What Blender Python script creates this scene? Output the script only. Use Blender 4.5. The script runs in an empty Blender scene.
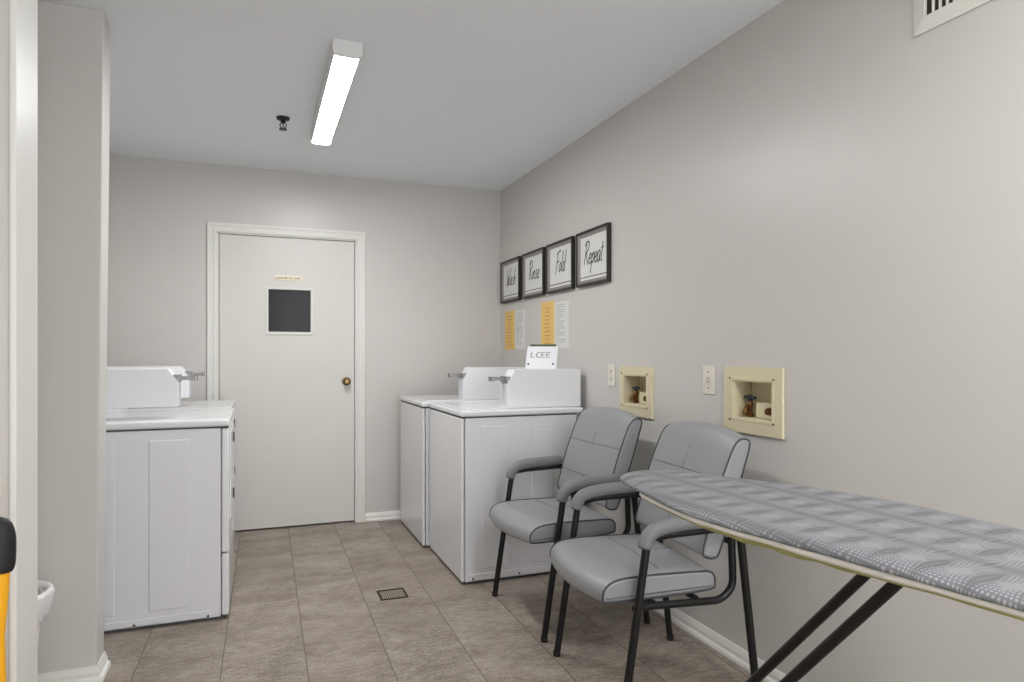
import bpy, bmesh, math, random
from mathutils import Vector, Matrix
random.seed(7)
C = bpy.context.scene.collection
PI = math.pi
K = 1.0208          # everything measured from the floor
UP = 0.025          # everything measured on the walls

# ------------------------------------------------------------------ colours and materials
def lin(c):
    c = c / 255.0
    return c / 12.92 if c <= 0.04045 else ((c + 0.055) / 1.055) ** 2.4
def rgb(r, g, b): return (lin(r), lin(g), lin(b), 1.0)

def mat(name, col, rough=0.5, metal=0.0, spec=0.5, coat=0.0, emit=None, estr=0.0, bump=None):
    m = bpy.data.materials.new(name); m.use_nodes = True
    nt = m.node_tree; b = nt.nodes['Principled BSDF']
    b.inputs['Base Color'].default_value = col
    b.inputs['Roughness'].default_value = rough
    b.inputs['Metallic'].default_value = metal
    b.inputs['Specular IOR Level'].default_value = spec
    b.inputs['Coat Weight'].default_value = coat
    b.inputs['Coat Roughness'].default_value = 0.08
    if emit:
        b.inputs['Emission Color'].default_value = emit
        b.inputs['Emission Strength'].default_value = estr
    if bump:
        scale, dist, strength = bump
        tc = nt.nodes.new('ShaderNodeTexCoord'); n = nt.nodes.new('ShaderNodeTexNoise')
        n.inputs['Scale'].default_value = scale; n.inputs['Detail'].default_value = 4
        nt.links.new(tc.outputs['Object'], n.inputs['Vector'])
        bp = nt.nodes.new('ShaderNodeBump'); bp.inputs['Distance'].default_value = dist
        bp.inputs['Strength'].default_value = strength
        nt.links.new(n.outputs['Fac'], bp.inputs['Height'])
        nt.links.new(bp.outputs['Normal'], b.inputs['Normal'])
    return m

class NT:
    """tiny wrapper for building math node graphs"""
    def __init__(s, m): s.t = m.node_tree
    def val(s, sock, v):
        if isinstance(v, (int, float)): sock.default_value = v
        else: s.t.links.new(v, sock)
    def m(s, op, a, b=0.0, c=None):
        n = s.t.nodes.new('ShaderNodeMath'); n.operation = op
        s.val(n.inputs[0], a); s.val(n.inputs[1], b)
        if c is not None: s.val(n.inputs[2], c)
        return n.outputs[0]
    def mix(s, f, a, b):
        n = s.t.nodes.new('ShaderNodeMix'); n.data_type = 'RGBA'
        s.val(n.inputs[0], f)
        for i, v in ((6, a), (7, b)):
            if isinstance(v, tuple): n.inputs[i].default_value = v
            else: s.t.links.new(v, n.inputs[i])
        return n.outputs[2]
    def ramp(s, f, lo, hi):
        n = s.t.nodes.new('ShaderNodeMapRange'); n.interpolation_type = 'SMOOTHSTEP'
        s.val(n.inputs[0], f); n.inputs[1].default_value = lo; n.inputs[2].default_value = hi
        return n.outputs[0]
    def xyz(s):
        tc = s.t.nodes.new('ShaderNodeTexCoord'); sp = s.t.nodes.new('ShaderNodeSeparateXYZ')
        s.t.links.new(tc.outputs['Object'], sp.inputs[0]); s.tc = tc.outputs['Object']
        return sp.outputs
    def comb(s, x, y, z):
        n = s.t.nodes.new('ShaderNodeCombineXYZ')
        s.val(n.inputs[0], x); s.val(n.inputs[1], y); s.val(n.inputs[2], z)
        return n.outputs[0]
    def noise(s, vec, scale, detail=4, rough=0.5, dist=0.0):
        n = s.t.nodes.new('ShaderNodeTexNoise')
        n.inputs['Scale'].default_value = scale; n.inputs['Detail'].default_value = detail
        n.inputs['Roughness'].default_value = rough; n.inputs['Distortion'].default_value = dist
        s.t.links.new(vec, n.inputs['Vector'])
        return n.outputs['Fac']
    def white(s, vec):
        n = s.t.nodes.new('ShaderNodeTexWhiteNoise'); n.noise_dimensions = '3D'
        s.t.links.new(vec, n.inputs['Vector'])
        return n.outputs['Value']

WALLC = rgb(204, 201, 196)
M = {}
M['wall'] = mat('wall_paint', WALLC, 0.36, spec=0.5, bump=(60, 0.002, 0.12))
M['ceiling'] = mat('ceiling_paint', rgb(239, 242, 246), 0.7, spec=0.3, bump=(80, 0.002, 0.12))
M['trim'] = mat('trim_paint', rgb(226, 225, 219), 0.38)
M['door'] = mat('door_paint', rgb(213, 211, 205), 0.42, bump=(25, 0.002, 0.1))
M['enamel'] = mat('white_enamel', rgb(226, 226, 228), 0.22, coat=0.35)
M['enamel_side'] = mat('white_painted_steel', rgb(222, 222, 225), 0.3, coat=0.15)
M['coinbox'] = mat('coin_box_paint', rgb(230, 230, 233), 0.35)
M['seamdark'] = mat('dark_seam', rgb(70, 70, 72), 0.7)
M['chrome'] = mat('brushed_metal', rgb(150, 150, 150), 0.35, metal=1.0)
M['black'] = mat('black_rubber', rgb(24, 24, 25), 0.6)
M['steel_black'] = mat('black_powdercoat', rgb(20, 20, 21), 0.35, spec=0.35)
M['vinyl'] = mat('grey_vinyl', rgb(144, 145, 147), 0.42, spec=0.5, bump=(220, 0.001, 0.25))
M['vinyl_arm'] = mat('grey_vinyl_arm', rgb(120, 121, 123), 0.46, spec=0.45, bump=(220, 0.001, 0.25))
M['piping'] = mat('dark_piping', rgb(66, 67, 69), 0.5)
M['seam'] = mat('vinyl_seam', rgb(104, 105, 107), 0.6)
M['frame_black'] = mat('dark_frame_wood', rgb(38, 35, 32), 0.42)
M['frame_grey'] = mat('grey_frame_bevel', rgb(138, 134, 127), 0.35)
M['paper'] = mat('white_print_paper', rgb(222, 222, 217), 0.6)
M['ink'] = mat('dark_ink', rgb(48, 48, 48), 0.7)
M['greyink'] = mat('grey_ink', rgb(150, 150, 152), 0.7)
M['brownink'] = mat('brown_ink', rgb(204, 150, 84), 0.7)
M['yellowpaper'] = mat('yellow_paper', rgb(233, 196, 116), 0.6)
M['beige'] = mat('beige_plastic', rgb(216, 206, 174), 0.45)
M['almond'] = mat('almond_plate', rgb(226, 221, 208), 0.4)
M['brass'] = mat('dark_brass', rgb(112, 78, 44), 0.35, metal=0.8)
M['bluehandle'] = mat('dark_blue_handle', rgb(40, 46, 62), 0.45)
M['knob'] = mat('antique_brass', rgb(112, 92, 58), 0.25, metal=1.0)
M['glass'] = mat('dark_wired_glass', rgb(24, 24, 28), 0.14, spec=0.15)
M['wire'] = mat('grey_wire', rgb(84, 84, 88), 0.6)
M['plaque'] = mat('cream_plaque', rgb(242, 232, 205), 0.4)
M['lampwhite'] = mat('lamp_housing_white', rgb(222, 222, 222), 0.5)
M['lens'] = mat('lamp_diffuser', rgb(250, 250, 250), 0.5, emit=(0.985, 0.99, 1.0, 1), estr=16.0)
M['vent'] = mat('white_register', rgb(224, 222, 214), 0.4)
M['shadebrown'] = mat('shade_brown', rgb(52, 43, 36), 0.8)
M['grate'] = mat('drain_grate_metal', rgb(160, 152, 134), 0.5)
M['draindark'] = mat('drain_dark', rgb(26, 23, 20), 0.7)
M['bin'] = mat('white_bin_plastic', rgb(226, 216, 212), 0.45)
M['bag'] = mat('white_bin_liner', rgb(236, 236, 236), 0.4)
M['yellow'] = mat('yellow_plastic', rgb(240, 172, 32), 0.4)
M['hem'] = mat('white_hem_cord', rgb(236, 233, 224), 0.8, bump=(150, 0.002, 0.5))
M['felt'] = mat('yellow_green_felt', rgb(150, 150, 96), 0.9, bump=(90, 0.004, 0.6))
M['boardmetal'] = mat('dark_board_metal', rgb(34, 33, 32), 0.5)
M['greentape'] = mat('dark_green_edge', rgb(58, 84, 66), 0.5)

# floor: 305 x 610 taupe tiles in half bond, thin darker joints, slate-like streaks
def floor_material():
    m = mat('taupe_floor_tile', rgb(140, 128, 117), 0.5, spec=0.4)
    n = NT(m); b = m.node_tree.nodes['Principled BSDF']
    x, y, z = n.xyz()
    W, L = 0.307 * K, 0.61 * K
    cx = n.m('DIVIDE', n.m('SUBTRACT', n.m('SUBTRACT', x, n.m('MULTIPLY', n.m('SUBTRACT', y, 2.5), 0.010)), 0.176 * K), W)
    ix = n.m('FLOOR', cx); fx = n.m('SUBTRACT', cx, ix)
    odd = n.m('FLOORED_MODULO', ix, 2.0)
    sh = n.m('MULTIPLY', n.m('SUBTRACT', 1.0, odd), 0.5)
    cy = n.m('ADD', n.m('DIVIDE', n.m('SUBTRACT', y, 2.83 * K), L), sh)
    iy = n.m('FLOOR', cy); fy = n.m('SUBTRACT', cy, iy)
    ex = n.m('MULTIPLY', n.m('MINIMUM', fx, n.m('SUBTRACT', 1.0, fx)), W)
    ey = n.m('MULTIPLY', n.m('MINIMUM', fy, n.m('SUBTRACT', 1.0, fy)), L)
    jx = n.m('SUBTRACT', 1.0, n.ramp(ex, 0.0012, 0.0034))
    jy = n.m('MULTIPLY', n.m('SUBTRACT', 1.0, n.ramp(ey, 0.0008, 0.0028)), 0.42)
    joint = n.m('MAXIMUM', jx, jy)
    rnd = n.white(n.comb(ix, iy, 0.0))
    off = n.comb(n.m('ADD', x, n.m('MULTIPLY', rnd, 7.0)), n.m('MULTIPLY', y, 1.7), rnd)
    n1 = n.noise(off, 3.4, 6, 0.6, 0.25)
    n2 = n.noise(n.comb(n.m('MULTIPLY', x, 1.0), n.m('MULTIPLY', y, 3.0), rnd), 22.0, 8, 0.72)
    n3 = n.noise(n.tc, 95.0, 5, 0.7)
    f = n.m('ADD', n.m('MULTIPLY', n1, 0.30), n.m('ADD', n.m('MULTIPLY', n2, 0.36), n.m('MULTIPLY', n3, 0.34)))
    f = n.ramp(f, 0.38, 0.63)
    col = n.mix(f, rgb(114, 103, 92), rgb(182, 171, 158))
    tone = n.m('MULTIPLY', n.m('SUBTRACT', rnd, 0.5), 0.28)
    col = n.mix(n.m('ADD', 0.14, tone), col, rgb(112, 99, 89))
    col = n.mix(n.m('MULTIPLY', joint, 0.8), col, rgb(92, 82, 73))
    m.node_tree.links.new(col, b.inputs['Base Color'])
    bp = m.node_tree.nodes.new('ShaderNodeBump'); bp.inputs['Distance'].default_value = 0.002
    bp.inputs['Strength'].default_value = 0.35
    h = n.m('SUBTRACT', n.m('MULTIPLY', n2, 0.5), joint)
    m.node_tree.links.new(h, bp.inputs['Height']); m.node_tree.links.new(bp.outputs['Normal'], b.inputs['Normal'])
    n.val(b.inputs['Roughness'], n.m('ADD', 0.36, n.m('MULTIPLY', n2, 0.25)))
    return m
M['floor'] = floor_material()

# ironing board cover: grey cloth printed with dotted fans around pale four-point stars
def cover_material():
    m = mat('grey_dotted_cover', rgb(130, 130, 134), 0.55, spec=0.35)
    n = NT(m); b = m.node_tree.nodes['Principled BSDF']
    x, y, z = n.xyz()                        # x runs along the board, y across it
    u = n.m('DIVIDE', n.m('SUBTRACT', n.m('SUBTRACT', n.m('MULTIPLY', x, .987), n.m('MULTIPLY', y, .159)), 0.024), 0.064)
    v = n.m('DIVIDE', n.m('ADD', n.m('MULTIPLY', x, .159), n.m('MULTIPLY', y, .987)), 0.128)
    tu = n.m('MULTIPLY', u, 2 * PI); tv = n.m('MULTIPLY', v, 2 * PI)
    cu = n.m('COSINE', tu); cv = n.m('COSINE', tv); su = n.m('SINE', tu)
    # pale stars on a rectangular lattice, dark lobes between them
    au = n.m('ABSOLUTE', n.m('MULTIPLY', n.m('SUBTRACT', n.m('FRACT', n.m('ADD', u, .5)), .5), 2.0))
    av = n.m('ABSOLUTE', n.m('MULTIPLY', n.m('SUBTRACT', n.m('FRACT', n.m('ADD', v, .5)), .5), 2.0))
    d = n.m('ADD', n.m('POWER', n.m('DIVIDE', au, .80), .75), n.m('POWER', n.m('DIVIDE', av, .46), .75))
    star = n.m('SUBTRACT', 1.0, n.ramp(d, 0.72, 1.08))
    lobe = n.ramp(n.m('ADD', au, n.m('MULTIPLY', cv, .22)), 0.50, 1.15)
    mid = n.ramp(av, .62, 1.0)
    lobe = n.m('MAXIMUM', lobe, n.m('MULTIPLY', mid, .8))
    # dotted lines bending around the lobes
    warp = n.m('MULTIPLY', n.m('MULTIPLY', su, cv), 0.11)
    gu = n.m('MULTIPLY', n.m('ADD', u, warp), 11.0); gv = n.m('MULTIPLY', v, 24.0)
    du = n.m('SUBTRACT', n.m('FRACT', gu), 0.5); dv = n.m('SUBTRACT', n.m('FRACT', gv), 0.5)
    r = n.m('SQRT', n.m('ADD', n.m('MULTIPLY', du, du), n.m('MULTIPLY', dv, dv)))
    dot = n.m('SUBTRACT', 1.0, n.ramp(r, 0.16, 0.40))
    amt = n.m('MULTIPLY', dot, n.m('SUBTRACT', 0.90, n.m('MULTIPLY', lobe, 0.55)))
    col = n.mix(lobe, rgb(112, 112, 115), rgb(92, 92, 95))
    col = n.mix(amt, col, rgb(158, 158, 160))
    col = n.mix(n.m('MULTIPLY', star, 0.85), col, rgb(137, 137, 139))
    m.node_tree.links.new(col, b.inputs['Base Color'])
    w = n.noise(n.tc, 9.0, 3)
    bp = m.node_tree.nodes.new('ShaderNodeBump'); bp.inputs['Distance'].default_value = 0.01
    bp.inputs['Strength'].default_value = 0.25
    m.node_tree.links.new(w, bp.inputs['Height']); m.node_tree.links.new(bp.outputs['Normal'], b.inputs['Normal'])
    return m
M['cover'] = cover_material()

# ------------------------------------------------------------------ mesh helpers
def newbm(): return bmesh.new()
def merge(bm, tmp, mtx=None):
    if mtx is not None: bmesh.ops.transform(tmp, matrix=mtx, verts=tmp.verts)
    me = bpy.data.meshes.new('tmp'); tmp.to_mesh(me); tmp.free()
    bm.from_mesh(me); bpy.data.meshes.remove(me)
def box(bm, x0, x1, y0, y1, z0, z1, bev=0.0, seg=2, mtx=None):
    t = bmesh.new(); bmesh.ops.create_cube(t, size=1.0)
    for v in t.verts:
        v.co = Vector((x0 + (v.co.x + .5) * (x1 - x0), y0 + (v.co.y + .5) * (y1 - y0), z0 + (v.co.z + .5) * (z1 - z0)))
    if bev > 0: bmesh.ops.bevel(t, geom=t.edges[:], offset=bev, segments=seg, profile=0.5, affect='EDGES')
    merge(bm, t, mtx); return bm
def prism(bm, pts, axis, a, b, bev=0.0, seg=2):
    """closed 2D outline swept along an axis: 'x' -> pts are (y,z), 'y' -> (x,z), 'z' -> (x,y)"""
    t = bmesh.new()
    def P(p, h): return {'x': (h, p[0], p[1]), 'y': (p[0], h, p[1]), 'z': (p[0], p[1], h)}[axis]
    A = [t.verts.new(P(p, a)) for p in pts]; B = [t.verts.new(P(p, b)) for p in pts]
    n = len(pts); t.faces.new(A); t.faces.new(B[::-1])
    for i in range(n): t.faces.new((A[i], A[(i + 1) % n], B[(i + 1) % n], B[i]))
    bmesh.ops.recalc_face_normals(t, faces=t.faces)
    if bev > 0: bmesh.ops.bevel(t, geom=t.edges[:], offset=bev, segments=seg, profile=0.5, affect='EDGES')
    merge(bm, t); return bm
def smooth_path(pts, sub=6, closed=False):
    pts = [Vector(p) for p in pts]; out = []; n = len(pts)
    rng = n if closed else n - 1
    for i in range(rng):
        if closed: p0, p1, p2, p3 = pts[(i - 1) % n], pts[i], pts[(i + 1) % n], pts[(i + 2) % n]
        else: p0, p1, p2, p3 = pts[max(i - 1, 0)], pts[i], pts[i + 1], pts[min(i + 2, n - 1)]
        for k in range(sub):
            t = k / sub
            out.append(0.5 * ((2 * p1) + (p2 - p0) * t + (2 * p0 - 5 * p1 + 4 * p2 - p3) * t * t + (3 * p1 - p0 - 3 * p2 + p3) * t ** 3))
    if not closed: out.append(pts[-1])
    return out
def round_corners(pts, r, sub=6):
    """polyline with each inner corner replaced by a bend of radius about r"""
    pts = [Vector(p) for p in pts]; out = [pts[0]]
    for i in range(1, len(pts) - 1):
        a = (pts[i - 1] - pts[i]); b = (pts[i + 1] - pts[i])
        d = min(r, a.length * .48, b.length * .48)
        A = pts[i] + a.normalized() * d; B = pts[i] + b.normalized() * d
        for k in range(sub + 1):
            t = k / sub; out.append((1 - t) ** 2 * A + 2 * t * (1 - t) * pts[i] + t * t * B)
    out.append(pts[-1]); return out
def tube(bm, path, r, n=12, closed=False, ry=None, taper=None):
    path = [Vector(p) for p in path]; L = len(path); rings = []
    up = None
    for i, p in enumerate(path):
        if closed: t = path[(i + 1) % L] - path[(i - 1) % L]
        else: t = path[min(i + 1, L - 1)] - path[max(i - 1, 0)]
        t.normalize()
        if up is None:
            up = Vector((0, 0, 1)) if abs(t.z) < .9 else Vector((0, 1, 0))
        s = t.cross(up)
        if s.length < 1e-5: s = t.orthogonal()
        s.normalize(); up2 = s.cross(t).normalized(); up = up2
        k = taper[i] if taper else 1.0
        rings.append([bm.verts.new(p + (s * math.cos(2 * PI * j / n) * r + up2 * math.sin(2 * PI * j / n) * (ry or r)) * k) for j in range(n)])
    m = L if closed else L - 1
    for i in range(m):
        A, B = rings[i], rings[(i + 1) % L]
        for j in range(n): bm.faces.new((A[j], A[(j + 1) % n], B[(j + 1) % n], B[j]))
    if not closed:
        bm.faces.new(rings[0][::-1]); bm.faces.new(rings[-1])
    return bm
def lathe(bm, prof, c=(0, 0, 0), axis='z', n=24, mtx=None):
    t = bmesh.new(); rings = []
    for r, h in prof:
        ring = []
        for j in range(n):
            a = 2 * PI * j / n; u, w = r * math.cos(a), r * math.sin(a)
            ring.append(t.verts.new({'z': (u, w, h), 'x': (h, u, w), 'y': (u, h, w)}[axis]))
        rings.append(ring)
    for i in range(len(rings) - 1):
        for j in range(n): t.faces.new((rings[i][j], rings[i][(j + 1) % n], rings[i + 1][(j + 1) % n], rings[i + 1][j]))
    if prof[0][0] > 1e-6: t.faces.new(rings[0][::-1])
    if prof[-1][0] > 1e-6: t.faces.new(rings[-1])
    bmesh.ops.remove_doubles(t, verts=t.verts, dist=1e-6)
    bmesh.ops.recalc_face_normals(t, faces=t.faces)
    merge(bm, t, Matrix.Translation(c) @ (mtx or Matrix())); return bm
def ribbon(bm, pts, w, place):
    """flat printed stroke through 2D points, placed on a surface by place(u, v)"""
    P = [Vector((p[0], p[1])) for p in pts]
    A, B = [], []
    for i, p in enumerate(P):
        t = P[min(i + 1, len(P) - 1)] - P[max(i - 1, 0)]
        nrm = Vector((-t.y, t.x)); nrm = nrm.normalized() if nrm.length > 1e-9 else Vector((0, 1))
        A.append(bm.verts.new(place(*(p + nrm * w / 2)))); B.append(bm.verts.new(place(*(p - nrm * w / 2))))
    for i in range(len(P) - 1): bm.faces.new((A[i], A[i + 1], B[i + 1], B[i]))

def obj(name, bm, material, parent=None, smooth=True, angle=35):
    bmesh.ops.recalc_face_normals(bm, faces=bm.faces)
    me = bpy.data.meshes.new(name); bm.to_mesh(me); bm.free()
    me.materials.append(material)
    if smooth:
        me.shade_smooth(); me.set_sharp_from_angle(angle=math.radians(angle))
    o = bpy.data.objects.new(name, me); C.objects.link(o)
    if smooth:
        w = o.modifiers.new('weighted_normals', 'WEIGHTED_NORMAL'); w.keep_sharp = True
    if parent: o.parent = parent
    return o
def tag(o, label, cat, group=None):
    o['label'] = label; o['category'] = cat
    if group: o['group'] = group
    return o
def thing(name, label, cat, loc=(0, 0, 0), rotz=0.0, group=None):
    o = bpy.data.objects.new(name, None); C.objects.link(o)
    o.empty_display_size = 0.1; o.location = loc; o.rotation_euler = (0, 0, rotz)
    return tag(o, label, cat, group)
def struct(o): o['kind'] = 'structure'; return o
def copy_tree(root, loc, rotz, label):
    r = root.copy(); C.objects.link(r); r.location = loc; r.rotation_euler = (0, 0, rotz); r['label'] = label
    for ch in list(root.children):
        c = ch.copy(); C.objects.link(c); c.parent = r
        for g in list(ch.children):
            d = g.copy(); C.objects.link(d); d.parent = c
    return r

# ------------------------------------------------------------------ the room
WX, BY, CH = 1.80, 4.96, 2.50 + UP          # right wall, back wall, ceiling
LX, FY = -0.98, -1.90                  # left wall, wall behind the photographer

def wall_with_holes(bm, u0, u1, v0, v1, holes, place):
    """rectangle with rectangular openings; place(u, v, d) with d = 0 at the face, 1 at the back"""
    us = sorted({u0, u1, *[h[0] for h in holes], *[h[1] for h in holes]})
    vs = sorted({v0, v1, *[h[2] for h in holes], *[h[3] for h in holes]})
    inside = lambda a, b: any(h[0] < a < h[1] and h[2] < b < h[3] for h in holes)
    cells = set()
    for i in range(len(us) - 1):
        for j in range(len(vs) - 1):
            if not inside((us[i] + us[i + 1]) / 2, (vs[j] + vs[j + 1]) / 2): cells.add((i, j))
    V = {}
    def vert(i, j, d):
        if (i, j, d) not in V: V[i, j, d] = bm.verts.new(place(us[i], vs[j], d))
        return V[i, j, d]
    for (i, j) in cells:
        for d in (0, 1):
            bm.faces.new([vert(i, j, d), vert(i + 1, j, d), vert(i + 1, j + 1, d), vert(i, j + 1, d)])
        for (di, dj, e) in ((-1, 0, ((i, j), (i, j + 1))), (1, 0, ((i + 1, j), (i + 1, j + 1))), (0, -1, ((i, j), (i + 1, j))), (0, 1, ((i, j + 1), (i + 1, j + 1)))):
            if (i + di, j + dj) not in cells:
                (a, b), (c, d2) = e
                bm.faces.new([vert(a, b, 0), vert(c, d2, 0), vert(c, d2, 1), vert(a, b, 1)])

bm = newbm(); box(bm, LX - .12, WX + .12, FY - .12, BY + .12, -.1, 0.0); struct(obj('floor', bm, M['floor'], smooth=False))
bm = newbm(); box(bm, LX - .12, WX + .12, FY - .12, BY + .12, CH, CH + .1); struct(obj('ceiling', bm, M['ceiling'], smooth=False))
BOX_A = (2.822, 3.043, 0.945 + UP, 1.097 + UP)    # recesses of the two laundry outlet boxes (y0, y1, z0, z1)
BOX_B = (1.965, 2.188, 0.948 + UP, 1.100 + UP)
bm = newbm(); wall_with_holes(bm, FY, BY + .12, 0, CH, [BOX_A, BOX_B], lambda u, v, d: (WX + .12 * d, u, v))
struct(obj('wall_right', bm, M['wall'], smooth=False))
DX0, DX1, DZ = -.258, .682, 2.043 + UP
bm = newbm(); wall_with_holes(bm, LX, WX, 0, CH, [(DX0, DX1, -1, DZ)], lambda u, v, d: (u, BY + .12 * d, max(v, 0)))
for v in [v for v in bm.verts if not v.link_faces]: bm.verts.remove(v)
bmesh.ops.dissolve_degenerate(bm, dist=1e-6, edges=bm.edges)
struct(obj('wall_back', bm, M['wall'], smooth=False))
bm = newbm(); box(bm, LX - .12, LX, FY, BY + .12, 0, CH); struct(obj('wall_left', bm, M['wall'], smooth=False))
bm = newbm(); box(bm, LX, .15, FY - .12, FY, 0, CH); struct(obj('wall_front', bm, M['wall'], smooth=False))  # unseen; its width is shaped to hold fill light off the near stub
# opening right of it is added so soft world light fills the room
# two short stub walls on the left with the recess between them
bm = newbm(); box(bm, LX, -.54, 2.895, 3.022, 0, CH, 0.006, 3)
for v in bm.verts:                      # the stub leans a little out of plumb
    if v.co.x > -.7: v.co.x -= .025 * (1 - v.co.z / CH)
struct(obj('wall_stub_far', bm, M['wall']))
bm = newbm(); box(bm, LX, -.556 * K, 1.925 * K, 2.078 * K, 0, CH); struct(obj('wall_stub_near', bm, M['wall'], smooth=False))
bm = newbm(); box(bm, -.556 * K, -.540 * K, 1.918 * K, 2.085 * K, 0, CH, 0.004, 2); struct(obj('trim_1', bm, M['trim']))

def base_profile(t=.014, h=.060):      # (distance from wall, height): board with an eased top and a shoe moulding
    return [(0, 0), (t + .012, 0), (t + .012, .010), (t + .008, .018), (t, .022), (t, h - .022), (t - .004, h - .012), (t - .007, h - .004), (.004, h), (0, h)]
BP = base_profile()
bm = newbm(); prism(bm, [(WX - a, z) for a, z in BP], 'y', FY, BY); struct(obj('baseboard_right', bm, M['trim'], smooth=False))
bm = newbm(); prism(bm, [(BY - a, z) for a, z in BP], 'x', .742, WX - .026); prism(bm, [(BY - a, z) for a, z in BP], 'x', LX, -.326)
struct(obj('baseboard_back', bm, M['trim'], smooth=False))
bm = newbm()                            # far stub: mitred around the corner
BPs = base_profile(.012, .058)
n = len(BPs)
rows = []
for (x, y, dx, dy) in ((LX, 2.895, 0, -1), (-.564, 2.895, 1, -1), (-.564, 3.022, 1, 0)):
    rows.append([bm.verts.new((x + dx * a, y + dy * a, z)) for a, z in BPs])
for r in range(2):
    for i in range(n): bm.faces.new((rows[r][i], rows[r][(i + 1) % n], rows[r + 1][(i + 1) % n], rows[r + 1][i]))
bm.faces.new(rows[0]); bm.faces.new(rows[2][::-1])
struct(obj('baseboard_stub', bm, M['trim'], smooth=False))

# door casing with stepped profile, jamb and stop
bm = newbm()
cas = [(0, 0), (0, .012), (.006, .017), (.020, .017), (.026, .013), (.040, .013), (.047, .019), (.060, .019), (.063, .016), (.063, 0)]  # (out from opening, proud of wall)
def casing(bm, x0, x1, z1):
    rows = []
    for (x, z, dx, dz) in ((x0, 0, -1, 0), (x0, z1, -1, 1), (x1, z1, 1, 1), (x1, 0, 1, 0)):
        rows.append([bm.verts.new((x + dx * o, BY - p, z + dz * o)) for o, p in cas])
    for r in range(3):
        for i in range(len(cas)): bm.faces.new((rows[r][i], rows[r][(i + 1) % len(cas)], rows[r + 1][(i + 1) % len(cas)], rows[r + 1][i]))
    bm.faces.new(rows[0]); bm.faces.new(rows[3][::-1])
casing(bm, -.255, .677, 2.040 + UP)
box(bm, DX0, -.247, BY - .002, BY + .12, 0, DZ); box(bm, .669, DX1, BY - .002, BY + .12, 0, DZ); box(bm, DX0, DX1, BY - .002, BY + .12, DZ - .010, DZ)
struct(obj('trim_2', bm, M['trim'], smooth=False))

bm = newbm(); box(bm, DX0 - .2, DX1 + .2, BY + .121, BY + .18, 0, DZ + .2); struct(obj('wall_light_block', bm, M['shadebrown'], smooth=False))  # unseen panel added to stop world light leaking round the door
door = bpy.data.objects.new('door_1', None); C.objects.link(door); door['kind'] = 'structure'
door.location = (0, BY + .012, 0)
GX0, GX1, GZ0, GZ1 = .070, .360, 1.360 + UP, 1.664 + UP
bm = newbm(); wall_with_holes(bm, -.243, .665, .012, 2.029 + UP, [(GX0, GX1, GZ0, GZ1)], lambda u, v, d: (u, .044 * d, v))
obj('door_panel', bm, M['door'], door, smooth=False)
bm = newbm()
for (a, b, c, d) in ((GX0 - .012, GX1 + .012, GZ1 - .002, GZ1 + .012), (GX0 - .012, GX1 + .012, GZ0 - .016, GZ0 + .004), (GX0 - .012, GX0 + .003, GZ0, GZ1), (GX1 - .003, GX1 + .012, GZ0, GZ1)):
    box(bm, a, b, -.008, .004, c, d, .002)
obj('window_frame', bm, M['trim'], door)
bm = newbm(); box(bm, GX0, GX1, .016, .022, GZ0, GZ1); pane = obj('glass_pane', bm, M['glass'], door, smooth=False)
bm = newbm()                            # wire netting cast in the pane
s = .0225
W_, H_ = GX1 - GX0, GZ1 - GZ0
for k in range(-14, 15):
    for sg in (1, -1):
        pts = []
        for t in (0.0, 1.0):
            pass
        x0 = GX0 + (k * s if sg > 0 else W_ + k * s)
        # clip the diagonal to the pane
        ta = max(0.0, (GX0 - x0) / sg if sg > 0 else (GX1 - x0) / sg)
        tb = min(H_, (GX1 - x0) / sg if sg > 0 else (GX0 - x0) / sg)
        if tb - ta > .005:
            tube(bm, [(x0 + sg * ta, .0155, GZ0 + ta), (x0 + sg * tb, .0155, GZ0 + tb)], .0007, 5)
obj('wire_netting', bm, M['wire'], pane)
bm = newbm(); lathe(bm, [(.0, -.062), (.016, -.061), (.026, -.052), (.028, -.042), (.024, -.032), (.012, -.024), (.011, -.010), (.030, -.008), (.032, .0), (0, .0)], (.607, 0, 1.008 + UP), 'y', 28)
obj('door_knob', bm, M['knob'], door)

bm = newbm(); box(bm, .112, .300, BY + .006, BY + .012, 1.728 + UP, 1.762 + UP, .002)
pl = tag(obj('door_sign', bm, M['plaque']), 'small cream strip sign on the door above its dark wired window', 'sign')
bm = newbm()
xx = .122
while xx < .288:
    w = random.uniform(.004, .007)
    for kk in range(2):
        zz = random.uniform(-.004, .004)
        ribbon(bm, [(xx + random.uniform(0, w), 1.738 + UP + zz * .3), (xx + random.uniform(0, w), 1.751 + UP + zz)], .0022, lambda u, v: (u, BY + .0056, v))
    ribbon(bm, [(xx, 1.744 + UP + random.uniform(-.004, .004)), (xx + w, 1.744 + UP + random.uniform(-.004, .004))], .0022, lambda u, v: (u, BY + .0056, v))
    xx += w + (.010 if random.random() < .2 else .003)
obj('lettering', bm, M['ink'], pl, smooth=False)

# ------------------------------------------------------------------ ceiling lights, sprinkler
def ceiling_light(loc, label):
    t = thing('ceiling_light', label, 'light', loc, group='ceiling strip lights')
    bm = newbm(); prism(bm, [(-.060, 0), (.060, 0), (.060, -.048), (.055, -.0524), (-.055, -.0524), (-.060, -.048)], 'y', 0, 1.24, .002, 1)
    # end caps
    for a, b in ((-.004, .012), (1.228, 1.244)):
        prism(bm, [(-.061, 0), (.061, 0), (.061, -.045), (.057, -.060), (.030, -.066), (-.030, -.066), (-.057, -.060), (-.061, -.045)], 'y', a, b, .002, 1)
    obj('housing', bm, M['lampwhite'], t)
    bm = newbm()
    prof = [(-.053, -.048), (.053, -.048), (.053, -.0523), (.030, -.0530), (0, -.0533), (-.030, -.0530), (-.053, -.0523)]
    prism(bm, prof, 'y', .012, 1.228)
    obj('diffuser', bm, M['lens'], t)
    return t
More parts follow.
